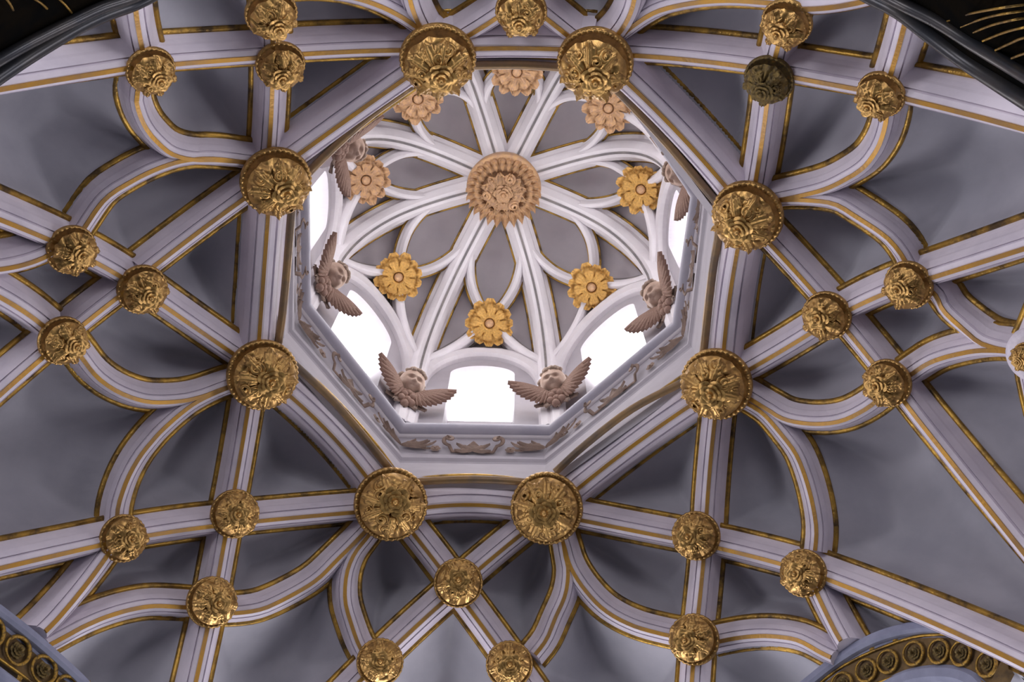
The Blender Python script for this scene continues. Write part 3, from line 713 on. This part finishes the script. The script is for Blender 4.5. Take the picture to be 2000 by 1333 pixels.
# ---------------------------------------------------------------- lunette archivolts in the lower corners
def onS(pts,rs,step=.04):
    P=catmull([ats(x,y,rs) for x,y in pts],step); return P,nz(SPH-P)
def archivolt(lab,outer,mids,inner,rad,rs=1.90):
    P,dn=onS(outer,rs); a=sweep(trim_name(),P,dn,[(-.035,-.08),(-.035,.0),(-.025,.02),(.0,.028),(.012,.02),(.016,.0),(.035,-.004),(.04,-.08)],'blue',smooth=False)
    tag(a,'blue grey plaster moulding of the %s lunette arch'%lab,None,None,'structure')
    P,dn=onS(mids,rs); g=sweep(trim_name(),P,dn,[(-.062,-.08),(-.062,-.002),(.062,-.002),(.062,-.08)],'browngold',smooth=False)
    tag(g,'band of gilded chain medallions around the %s lunette arch'%lab,None,None,'structure')
    for s in (-1,1): sweep('gilded_edge',P,dn,tube_prof(s*.060,.002,.006),'gold',g,loop=True)
    V,F=rope(1.0,.15,.16,1,8,28); rm=mesh('medallion_ring',V,F,'gold'); rr=mesh('medallion_rose',*rose_geo(((.62,6,.0),(.4,5,.15))),'bossdark')
    lf=mesh('leaf',*leaf_geo(None,0,1,.4,lambda r:.05,.2,2,7,5,.1),'gold')
    d=0;sp=rad*2.25;last=P[0]-9
    acc=0
    for i in range(1,len(P)):
        acc+=np.linalg.norm(P[i]-P[i-1])
        if acc>=sp:
            acc=0; mt=frame(P[i]+dn[i]*.004,dn[i])@Matrix.Scale(rad*SC,4)
            obj('medallion_ring',rm,g,mt); obj('medallion_rose',rr,g,mt)
            tdir=nz(P[i]-P[i-1]); s_=nz(np.cross(tdir,dn[i]))
            obj('leaf',lf,g,frame(P[i]+tdir*sp/2+s_*.062,dn[i],np.cross(dn[i],s_))@Matrix.Scale(.028*SC,4)); obj('leaf',lf,g,frame(P[i]+tdir*sp/2-s_*.062,dn[i],np.cross(dn[i],-s_))@Matrix.Scale(.028*SC,4))
    P,dn=onS(inner,rs); b=sweep(trim_name(),P,dn,[(-.03,-.08),(-.03,.0),(-.015,.014),(.015,.014),(.03,0),(.03,-.08)],'blue',smooth=False)
    tag(b,'inner blue grey band of the %s lunette arch'%lab,None,None,'structure')
archivolt('lower right',[(1480,1450),(1530,1385),(1590,1333),(1650,1287),(1710,1254),(1770,1236),(1830,1230),(1885,1236),(1935,1256)],
 [(1540,1470),(1580,1400),(1630,1350),(1680,1318),(1736,1294),(1787,1278),(1836,1274),(1880,1278),(1915,1290),(1945,1310)],
 [(1640,1440),(1680,1380),(1720,1350),(1770,1325),(1820,1316),(1865,1318),(1900,1332),(1925,1360)],.041,1.955)
archivolt('lower left',[(-120,1130),(-50,1170),(0,1205),(60,1252),(110,1296),(155,1338),(200,1390)],
 [(-130,1165),(-70,1200),(-20,1236),(31,1273),(82,1311),(128,1350),(170,1390)],
 [(-160,1210),(-100,1245),(-50,1280),(-5,1318),(40,1352),(80,1385)],.048)
# ---------------------------------------------------------------- dark arches in the upper corners
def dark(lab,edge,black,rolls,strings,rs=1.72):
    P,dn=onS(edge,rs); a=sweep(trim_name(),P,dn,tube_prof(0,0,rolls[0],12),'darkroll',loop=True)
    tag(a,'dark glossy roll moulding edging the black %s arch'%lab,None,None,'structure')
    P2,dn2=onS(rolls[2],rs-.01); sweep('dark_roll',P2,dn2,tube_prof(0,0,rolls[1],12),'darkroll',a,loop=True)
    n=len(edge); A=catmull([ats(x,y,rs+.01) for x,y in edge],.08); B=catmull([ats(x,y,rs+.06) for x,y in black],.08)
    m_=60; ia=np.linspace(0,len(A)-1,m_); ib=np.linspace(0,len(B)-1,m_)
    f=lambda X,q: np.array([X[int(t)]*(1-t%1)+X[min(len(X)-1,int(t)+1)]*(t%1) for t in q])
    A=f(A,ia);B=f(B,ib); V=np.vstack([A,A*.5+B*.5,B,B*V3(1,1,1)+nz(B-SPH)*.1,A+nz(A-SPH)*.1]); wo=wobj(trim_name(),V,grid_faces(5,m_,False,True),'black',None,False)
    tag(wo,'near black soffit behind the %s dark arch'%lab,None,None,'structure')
    for st in strings:
        P3,d3=onS(st,rs-.0); sweep('thin_gilded_line',P3,d3,tube_prof(0,0,.0032,6),'gold',wo,loop=True)
dark('upper left',[(-90,212),(-20,160),(60,106),(150,52),(210,24),(265,4),(330,-30)],[(-200,80),(-120,20),(-60,-40),(20,-100),(100,-140),(200,-160),(300,-150)],(.024,.017,[(-90,170),(0,116),(60,82),(140,42),(200,14),(262,-6),(320,-34)]),
 [[(62,-5),(80,6),(92,17)],[(112,-5),(128,10),(140,25)],[(10,-5),(20,8),(26,20)]])
dark('upper right',[(1640,-40),(1700,-8),(1755,20),(1810,62),(1880,115),(1945,158),(2010,200),(2090,250)],[(1640,-160),(1720,-150),(1800,-140),(1900,-120),(2000,-80),(2100,0),(2150,80),(2180,160)],(.024,.018,[(1640,-60),(1750,2),(1830,42),(1900,86),(1960,122),(2010,152),(2090,200)]),
 [[(1847,42),(1890,28),(1940,18),(2000,9),(2060,4)],[(1868,56),(1915,38),(1955,28),(2000,21),(2060,14)],[(1895,66),(1935,50),(1970,41),(2000,35),(2060,28)],[(1920,80),(1955,66),(1985,57),(2020,50),(2060,46)],[(1945,98),(1975,84),(2000,74),(2060,62)],[(1976,114),(2000,105),(2060,88)]])
